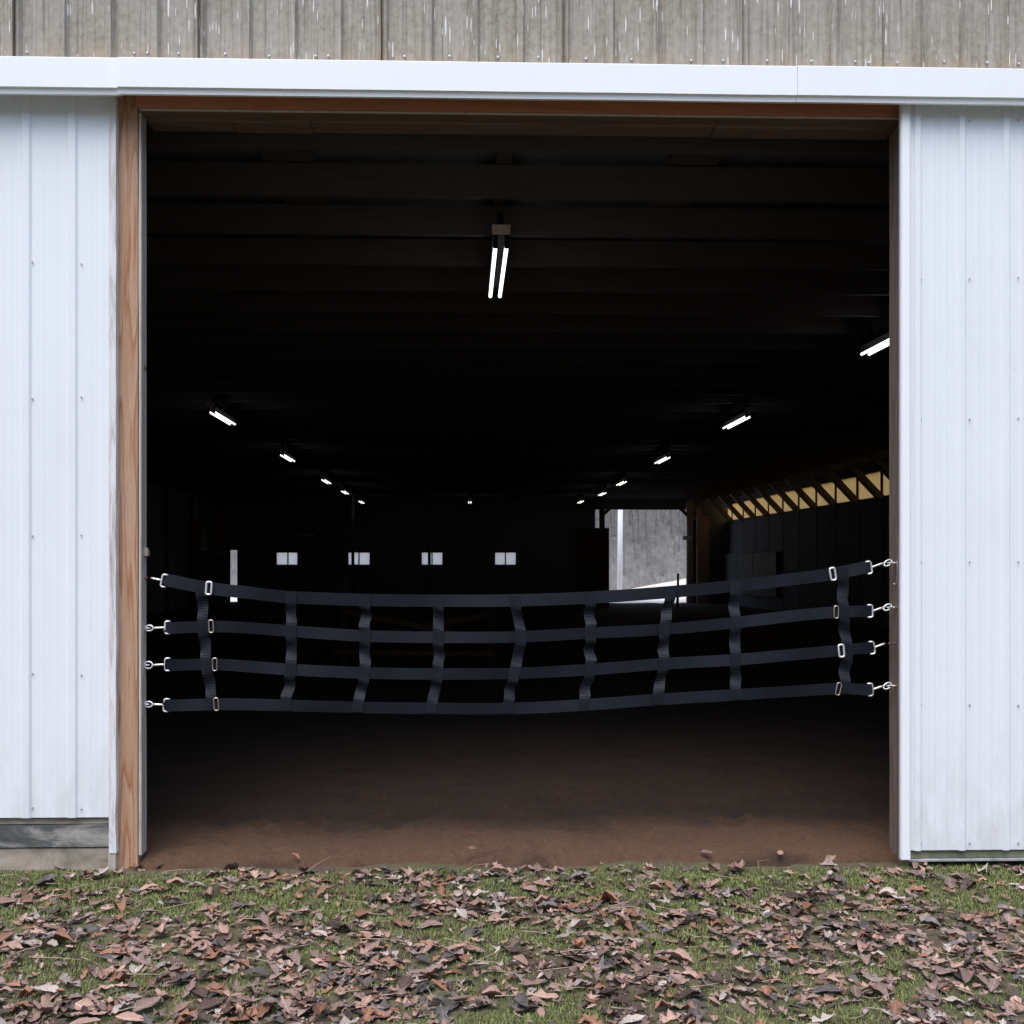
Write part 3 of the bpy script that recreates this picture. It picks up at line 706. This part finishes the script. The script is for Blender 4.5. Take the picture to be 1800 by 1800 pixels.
# ================================================================== LAMPS
LZ = 3.50
def lamp_meshes():
    L = 1.2
    hs = MB(); hs.box(-.055, .055, -L/2-.05, L/2+.05, .065, .12)
    ep = MB().box(-.058, .058, -L/2-.054, -L/2-.051, .062, .125)
    for q in (-.036, .036): hs.box(q-.014, q+.014, -L/2-.05, -L/2-.022, -.018, .064); hs.box(q-.014, q+.014, L/2+.022, L/2+.05, -.018, .064)
    tb = MB().tube([(0, -L/2-.02, 0), (0, L/2+.02, 0)], .0135, 10)
    hg = MB().box(-.02, .02, -.01, .01, .12, .26)
    return hs.mesh('housing', M_HOUSING), tb.mesh('tube', M_TUBE, True), hg.mesh('hanger', M_HOUSING), ep.mesh('end_plate', M_ENDP)
H_, T_, G_, E_ = lamp_meshes()
Hc = LZ - 1.47
def lamp(px, py, label):
    D = Hc*F/(990-py); Y = D-5; p = at(px, py, Y)
    Y = min(Y, FARY-.75)
    t = thing('ceiling_lamp', (p.x, Y, LZ), label, 'ceiling lamp', 'fluorescent lamps under the barn ceiling')
    for nm, me, dx in (('housing', H_, 0), ('end_plate', E_, 0), ('tube', T_, -.036), ('tube', T_, .036), ('hanger', G_, (0, -.5)), ('hanger', G_, (0, .5))):
        o = bpy.data.objects.new(nm, me); COL.objects.link(o); o.parent = t; o.location = (dx, 0, 0) if not isinstance(dx, tuple) else (0, dx[1], 0)
ordn = ['nearest', 'second', 'third', 'fourth', 'farthest']
lamp(875, 480, 'large nearest twin tube lamp high in the middle of the doorway')
lamp(826, 882.5, 'tiny far twin tube lamp in the middle above the far windows')
for i, (a, b_) in enumerate(((391,737),(505,806),(573,847),(606,866),(635,883))):
    lamp(a, b_, f'{ordn[i]} lit twin tube lamp in the left row of five')
ordr = ['nearest twin tube lamp of the right row, beside the right jamb', 'second twin tube lamp from the right jamb in the right row', 'third twin tube lamp from the right jamb in the right row',
        'fourth twin tube lamp from the right jamb in the right row', 'fifth twin tube lamp from the right jamb in the right row', 'farthest twin tube lamp in the right row, left of the far doorway']
for i, (a, b_) in enumerate(((1568,594),(1295,741),(1165,808),(1093,849),(1059,868),(1021,882))): lamp(a, b_, ordr[i])

# ================================================================== THINGS IN AND BEHIND THE ARENA
# dark boarded room left of the far doorway
Yb = 27.6
p0 = at(1012, 928, Yb); p1 = at(1071, 1075, Yb)
rm = thing('boarded_stall', (p0.x, Yb, 0), 'dark boarded box stall left of the far doorway', 'stall')
nb = 7; bw = (p1.x-p0.x)/nb
for i in range(nb): MB().box(p0.x+i*bw+.004, p0.x+(i+1)*bw-.004, Yb, Yb+.03, 0, p0.z-.02*(i % 2)).build('board', M_INTZ, rm)
MB().box(p0.x, p1.x, Yb+.035, Yb+2.6, 0, p0.z-.05).build('stall_body', M_DARK, rm)
# partition boards in the left far corner
Yp = 28.5; st = thing('stall_partition', (at(370,0,Yp).x, Yp, 0), 'reddish board partition in the left far corner of the arena', 'partition')
for a, b_, c, d in ((337,354,912,966),(364,374,908,964),(380,397,900,962),(404,415,944,967)):
    u, v_ = at(a, d, Yp), at(b_, c, Yp); MB().box(u.x, v_.x, Yp, Yp+.04, u.z, v_.z).build('board', M_RED, st)
u, v_ = at(262, 1075, Yp), at(404, 968, Yp); MB().box(u.x, v_.x, Yp+.05, Yp+.09, 0, v_.z).build('kick_panel', M_DARK, st)
u, v_ = at(381, 973, Yp-.1), at(397, 968, Yp-.1); MB().box(u.x, v_.x, Yp-.06, Yp+.04, u.z, v_.z).build('rail_end', M_PEEL, st)
for a, b_ in ((300, 12), (320, 10)):
    u = at(a, 0, Yp); MB().box(u.x-.08, u.x+.08, Yp+.1, Yp+.2, 0, JZ).build('post', M_INTZ, st)
# free posts that cut across the far windows
for (a, b_, Yw, lab) in ((617.5, 622.5, 29.8, 'thin dark post before the second far window from the left'), (752, 757, 29.8, 'thin dark post before the third far window from the left')):
    u, v_ = at(a, 0, Yw), at(b_, 0, Yw); q = thing('support_post', ((u.x+v_.x)/2, Yw, 0), lab, 'post')
    MB().box(u.x, v_.x, Yw, Yw+.1, 0, JZ).build('shaft', M_INTZ, q); MB().box(u.x-.04, v_.x+.04, Yw-.04, Yw+.14, 0, .12).build('foot', M_INTZ, q)
# horse jump with two standards and slanting poles
Yj = 9.0
jp = thing('horse_jump', (at(730,0,Yj).x, Yj, 0), 'dim horse jump with two standards and yellow brown poles behind the webbing', 'horse jump')
for a in (605, 865):
    u = at(a, 0, Yj); MB().box(u.x-.06, u.x+.06, Yj-.05, Yj+.05, .08, 1.30).build('standard', M_INTZ, jp)
    MB().box(u.x-.05, u.x+.05, Yj-.4, Yj+.4, .03, .10).build('foot', M_INTZ, jp)
MB().tube([at(600, 1075, Yj-.08), at(868, 1127, Yj-.08)], .048, 10).build('pole', M_POLE, jp, smooth=True)
MB().tube([at(600, 1128, Yj+.1), at(868, 1080, Yj+.1)], .048, 10).build('pole', M_POLE, jp, smooth=True)
MB().tube([at(585, 1148, Yj-.14), at(868, 1150, Yj-.14)], .048, 10).build('pole', M_POLE, jp, smooth=True)
# dark stake in front of the far doorway
u = at(1192, 1008, 27.0); sk_ = MB().tube([(u.x-.03, 27, -.05), (u.x-.01, 27, .5), (u.x, 27, u.z)], [.045, .042, .035], 8).build('stake_post', M_HOUSING)
tag(sk_, 'thin dark stake standing in front of the far doorway', 'stake')
# white pole outside
u = at(1090, 0, 36.0); wp = MB().tube([(u.x-.02, 36, -.1), (u.x, 36, 2.5), (u.x+.03, 36, 5.2)], .105, 12).build('white_pole', M_WPOLE, smooth=True)
tag(wp, 'white pole standing outside the far doorway', 'pole')

# ================================================================== LAWN: grass, leaves, straw
def gmask(x, y):
    n = noise.noise((x*1.7, y*2.6, 11)) + 0.6*noise.noise((x*4.3, y*5.5, 4)) + .35*noise.noise((x*11, y*13, 8))
    near = max(0, min(1, (y+0.85)/0.7))          # more open turf close to the barn
    return .85*n + .30*noise.noise((x*17, y*19, 3)) + 0.56*near - 0.11
def gh(x, y): return 0.012*noise.noise((x*3, y*3, 6))
M_GR = [m_plain(nm, c, .75, 0, .35, 20) for nm, c in (('grass_green', (0.18, 0.225, 0.06)), ('grass_dark', (0.105, 0.14, 0.04)), ('grass_olive', (0.21, 0.20, 0.075)))]
gr = MB(); rg = random.Random(3)
gv_, gf_, gm_ = [], [], []
cnt = 0
def blade(x, y, h, mi):
    a = rg.uniform(0, 6.28); l = rg.uniform(.2, 1.1)*h; wv = rg.uniform(.0012, .0026)
    dx, dy = math.cos(a), math.sin(a); o = len(gv_); z = -.004
    gv_.extend([(x-dy*wv, y+dx*wv, z), (x+dy*wv, y-dx*wv, z), (x+dx*l*.45+dy*wv*.8, y+dy*l*.45-dx*wv*.8, z+h*.62), (x+dx*l*.45-dy*wv*.8, y+dy*l*.45+dx*wv*.8, z+h*.62), (x+dx*l, y+dy*l, z+h*(1.0 if l < .8*h else .8))])
    gf_.extend([(o, o+1, o+2, o+3), (o+3, o+2, o+4)]); gm_.extend([mi, mi])
OXc = (OXL, OXR)
for k in range(420000):
    x = rg.uniform(-4.0, 4.6); y = rg.uniform(-2.6, 0.02)
    gm = gmask(x, y)
    if gm < -0.10 + rg.uniform(-.25, .25): continue
    edge = -0.13 + .10*noise.noise((x*1.6, 0, 9)) + .05*noise.noise((x*7, 0, 2)) + rg.uniform(-.07, .05)
    if y > (edge if OXL-.05 < x < OXR+.1 else -.05): continue
    if (x < -2.6 or x > 3.1 or y < -1.95) and rg.random() > .4: continue
    blade(x, y, rg.uniform(.006, .022)*(1+.5*max(0, gm)), rg.choices((0, 1, 2), (6, 3, 2))[0])
gr.v, gr.f, gr.m = gv_, gf_, gm_
o = gr.build('grass', M_GR, kind='stuff'); o['label'] = 'short green grass growing among the fallen leaves'; o['category'] = 'grass'

def m_leaf(name, a, b_, rough=.7):
    m, nt, b = mat(name)
    oi = nt.nodes.new('ShaderNodeObjectInfo'); v = coords(nt)
    n1 = nz(nt, v, 9, 6, .7, .5); c = mix(nt, ramp(nt, n1, [(0.32, 0.0), (0.68, 1.0)]), a, b_)
    c = mix(nt, ramp(nt, nz(nt, v, 4, 3, .6), [(0.52, 0.0), (0.72, 0.5)]), c, tuple(x*.55 for x in a))
    at_ = nt.nodes.new('ShaderNodeAttribute'); at_.attribute_name = 'leaf_pos'; sx = nt.nodes.new('ShaderNodeSeparateXYZ'); nt.links.new(at_.outputs['Vector'], sx.inputs[0])
    ay = math_(nt, 'ABSOLUTE', sx.outputs[1])
    mid = ramp(nt, ay, [(0.010, 1.0), (0.024, 0.0)])
    side = ramp(nt, math_(nt, 'FRACT', math_(nt, 'SUBTRACT', math_(nt, 'MULTIPLY', sx.outputs[0], 7.0), math_(nt, 'MULTIPLY', ay, 6.0))), [(0.0, 1.0), (0.10, 0.0), (0.9, 0.0), (1.0, 1.0)])
    c = mix(nt, math_(nt, 'MAXIMUM', math_(nt, 'MULTIPLY', mid, .55), math_(nt, 'MULTIPLY', side, .28)), c, tuple(min(1, x*1.7) for x in b_))
    c = mix(nt, ramp(nt, ay, [(0.14, 0.0), (0.30, 0.35)]), c, tuple(x*.5 for x in a))
    geo = nt.nodes.new('ShaderNodeNewGeometry')
    rv = math_(nt, 'FRACT', math_(nt, 'ADD', geo.outputs['Random Per Island'], oi.outputs['Random']))
    hsv = nt.nodes.new('ShaderNodeHueSaturation'); nt.links.new(c, hsv.inputs['Color'])
    nt.links.new(math_(nt, 'ADD', math_(nt, 'MULTIPLY', rv, .7), .62), hsv.inputs['Value'])
    nt.links.new(hsv.outputs[0], b.inputs['Base Color']); b.inputs['Roughness'].default_value = rough
    bump(nt, b, n1, .3, .004); return m
LEAFC = [('pinkish tan', m_leaf('leaf_pink_tan', (0.24, 0.142, 0.105), (0.38, 0.245, 0.195)), 34),
         ('mauve brown', m_leaf('leaf_mauve', (0.155, 0.10, 0.082), (0.26, 0.18, 0.155)), 30),
         ('rust brown', m_leaf('leaf_rust', (0.17, 0.078, 0.045), (0.28, 0.14, 0.085)), 14),
         ('pale silvery', m_leaf('leaf_pale', (0.28, 0.225, 0.195), (0.41, 0.35, 0.31), .6), 12),
         ('dark grey', m_leaf('leaf_slate', (0.065, 0.055, 0.052), (0.14, 0.122, 0.118), .5), 12),
         ('dark umber', m_leaf('leaf_umber', (0.04, 0.025, 0.02), (0.10, 0.062, 0.05), .6), 16)]
SHAPES = ['oval', 'oak', 'maple', 'lobed', 'curled']
def leaf_geo(shape, rl, fold):
    """a leaf of unit length lying along x, curled; returns verts, faces"""
    vs_, fs = [], []
    if shape == 'maple':
        tips = [(0, 1.0), (38, .42), (62, .86), (98, .36), (122, .62), (160, .22), (180, .10)]
        ol = [(R(a), r*rl.uniform(.88, 1.1)*.62) for a, r in tips] + [(R(-a), r*rl.uniform(.88, 1.1)*.62) for a, r in tips[-2:0:-1]]
        n = len(ol); vs_ = [(0, 0, 0)]
        for rr_ in (.5, 1.0):
            for a, r in ol: r2 = (r*.55+.12) if rr_ == .5 else r; vs_.append((r2*math.cos(a)*(1 if rr_ == 1 else .62), r2*math.sin(a)*(1 if rr_ == 1 else .62), 0))
        fs = [(0, 1+i, 1+(i+1) % n) for i in range(n)] + [(1+i, 1+n+i, 1+n+(i+1) % n, 1+(i+1) % n) for i in range(n)]
    else:
        n = 9
        for i in range(n+1):
            t = i/n; s = math.sin(math.pi*min(1, t*.97+.02))
            if shape in ('oval', 'curled'): wv = .27*s**.8
            elif shape == 'oak': wv = .30*s**.7*(.66+.42*math.cos(2*math.pi*3*t+.6))
            else: wv = .27*s**.6*(.72+.35*math.cos(2*math.pi*2*t+2.2))
            wv = max(.012, wv); a, b_ = rl.uniform(.85, 1.12), rl.uniform(.85, 1.12)
            vs_ += [(t-.5, -wv*a, 0), (t-.5, 0, 0), (t-.5, wv*b_, 0)]
        for i in range(n): fs += [(3*i, 3*i+3, 3*i+4, 3*i+1), (3*i+1, 3*i+4, 3*i+5, 3*i+2)]
    c1 = fold*rl.uniform(.8, 1.3); c2 = rl.uniform(-.35, .55)*fold; c3 = rl.uniform(-.7, .7)*fold; sd = rl.uniform(0, 50)
    out = []
    for (x, y, z) in vs_:
        z = c1*y*y*2.4 + c2*x*x + c3*x*y + .07*fold*noise.noise((x*5+sd, y*5, sd)) + .025*math.sin(y*28+sd)*abs(y)
        yy = y*(1-.35*min(1, abs(c1))*abs(y)*1.5)
        out.append((x*(1-.12*abs(c2)), yy, z))
    # stalk
    k = len(out); xe = out[0][0] if shape != 'maple' else -.05
    out += [(-.5, -.008, 0), (-.5, .008, 0), (-.66, .02, .03)] if shape != 'maple' else [(-.05, -.008, 0), (-.05, .008, 0), (-.32, .03, .04)]
    fs.append((k, k+1, k+2))
    return out, fs, [(x, y, 0) for x, y, z in vs_] + [(0, .3, 0)]*(len(out)-len(vs_))
def leaf_attr(me, co):
    a_ = me.attributes.new('leaf_pos', 'FLOAT_VECTOR', 'POINT'); a_.data.foreach_set('vector', [q for c_ in co for q in c_])
rl = random.Random(21)
VAR = {}
for ci, (cn, cm, _) in enumerate(LEAFC):
    for si, sh in enumerate(SHAPES):
        for vi in range(2):
            v_, f_, c_ = leaf_geo(sh, rl, {'oval': .6, 'oak': .6, 'maple': .42, 'lobed': .75, 'curled': 1.5}[sh])
            VAR[(ci, si, vi)] = (v_, f_, c_)
MESH = {}
leaves = []
def dens_ok(x, y, r):
    gm = gmask(x, y); return r.random() < max(.16, min(1.0, .74 - 1.05*gm))
def place(n, x0, x1, y0, y1, smin, smax):
    c = 0
    while c < n:
        x = rl.uniform(x0, x1); y = y0 + (y1-y0)*rl.random()**1.0
        if y > -.10 and rl.random() > .25: c += 1; continue
        if y > -.02 and OXL < x < OXR and rl.random() > .25: c += 1; continue
        if not dens_ok(x, y, rl): c += .35; continue
        ci = rl.choices(range(6), [l[2] for l in LEAFC])[0]
        leaves.append((x, y, rl.uniform(smin, smax), ci, rl.choices(range(5), (3, 3, 2, 3, 2))[0], rl.randrange(2),
                       rl.gauss(0, .15), rl.gauss(0, .15), rl.uniform(0, 6.28), rl.uniform(.003, .022))); c += 1
place(6800, -2.9, 3.5, -2.1, 0.0, .022, .065)
place(2500, -2.9, 3.5, -2.1, 0.0, .055, .116)
place(900, -5.5, 6, -4.2, -2.2, .05, .11)
for k in range(6):   # a few stray leaves on the dirt sill
    leaves.append((rl.uniform(OXL, OXR), rl.uniform(-.12, .12), rl.uniform(.04, .09), rl.choice((1, 2, 5, 0)), rl.randrange(5), rl.randrange(2), rl.gauss(0, .2), rl.gauss(0, .2), rl.uniform(0, 6.28), .05))
def score(l):
    u, v_, z = proj((l[0], l[1], .02))
    if not (15 < u < 1785 and v_ < 1780): return 0
    return l[2]/z + .0006*l[9]
leaves.sort(key=score, reverse=True)
def leaf_matrix(l):
    return Matrix.Translation((l[0], l[1], gh(l[0], l[1]) + l[9])) @ Matrix.Rotation(l[8], 4, 'Z') @ Matrix.Rotation(l[6], 4, 'X') @ Matrix.Rotation(l[7], 4, 'Y') @ Matrix.Scale(l[2], 4)
SHN = ['oval', 'oak', 'maple', 'lobed', 'curled']
def where(l):
    u, v_, _z = proj((l[0], l[1], .02))
    dp = 'close to the barn' if v_ < 1610 else ('midway across the turf' if v_ < 1700 else 'at the bottom edge')
    for lim, ph_ in ((190, 'under the white wall'), (520, 'under the left post'), (850, 'left of centre'), (1180, 'right of centre'), (1560, 'under the right jamb'), (9999, 'under the sliding door')):
        if u < lim: return f'{dp} {ph_}'
buckets = {}
for l in leaves[:300]:
    key = (l[3], l[4], l[5])
    if key not in MESH:
        mb = MB(); mb.add(*VAR[key][:2]); MESH[key] = mb.mesh('fallen_leaf', LEAFC[l[3]][1], True); leaf_attr(MESH[key], VAR[key][2])
    o = bpy.data.objects.new('fallen_leaf', MESH[key]); COL.objects.link(o); o.matrix_world = leaf_matrix(l)
    o['category'] = 'leaf'; o['group'] = 'large fallen leaves on the turf'
    buckets.setdefault(f'{LEAFC[l[3]][0]} {SHN[l[4]]} leaf {where(l)}', []).append((l[0], o))
for lab, lst in buckets.items():
    lst.sort(key=lambda t: t[0]); n = len(lst)
    for i, (_x, o) in enumerate(lst):
        if n == 1: o['label'] = lab
        elif i == 0: o['label'] = lab + ', leftmost'
        elif i == n-1: o['label'] = lab + ', rightmost'
        else: o['label'] = lab + ', ' + ('second', 'third', 'fourth', 'fifth', 'sixth', 'seventh')[i-1] + ' from left'
lb = MB(); lco = []
for l in leaves[300:]:
    v_, f_, c_ = VAR[(l[3], l[4], l[5])]; mt = leaf_matrix(l); lco += c_
    lb.add([mt @ Vector(p) for p in v_], f_, l[3])
lbo = o = lb.build('leaf_litter', [c[1] for c in LEAFC], smooth=True, kind='stuff'); o['label'] = 'carpet of small fallen brown leaves over the grass'; o['category'] = 'leaf litter'
leaf_attr(lbo.data, lco)
M_STRAW = m_plain('dry_straw', (0.34, 0.27, 0.19), .7, 0, .25, 30)
sb = MB()
for k in range(190):
    x = rl.uniform(-2.6, 3.2); y = -2.1 + 2.0*rl.random(); a = rl.gauss(0, .6); L = rl.uniform(.04, .20); z = rl.uniform(.012, .04)
    d = Vector((math.cos(a), math.sin(a), rl.gauss(0, .08))); p = Vector((x, y, z)); bend = Vector((-d.y, d.x, .3))*rl.gauss(0, .08)*L
    sb.tube([p, p+d*L*.5+bend, p+d*L], [.0018, .0015, .0008], 4)
o = sb.build('dry_straw', M_STRAW, kind='stuff'); o['label'] = 'dry straw stalks scattered over the leaves'; o['category'] = 'straw'

for o in bpy.data.objects:
    if '_base' in o: del o['_base']
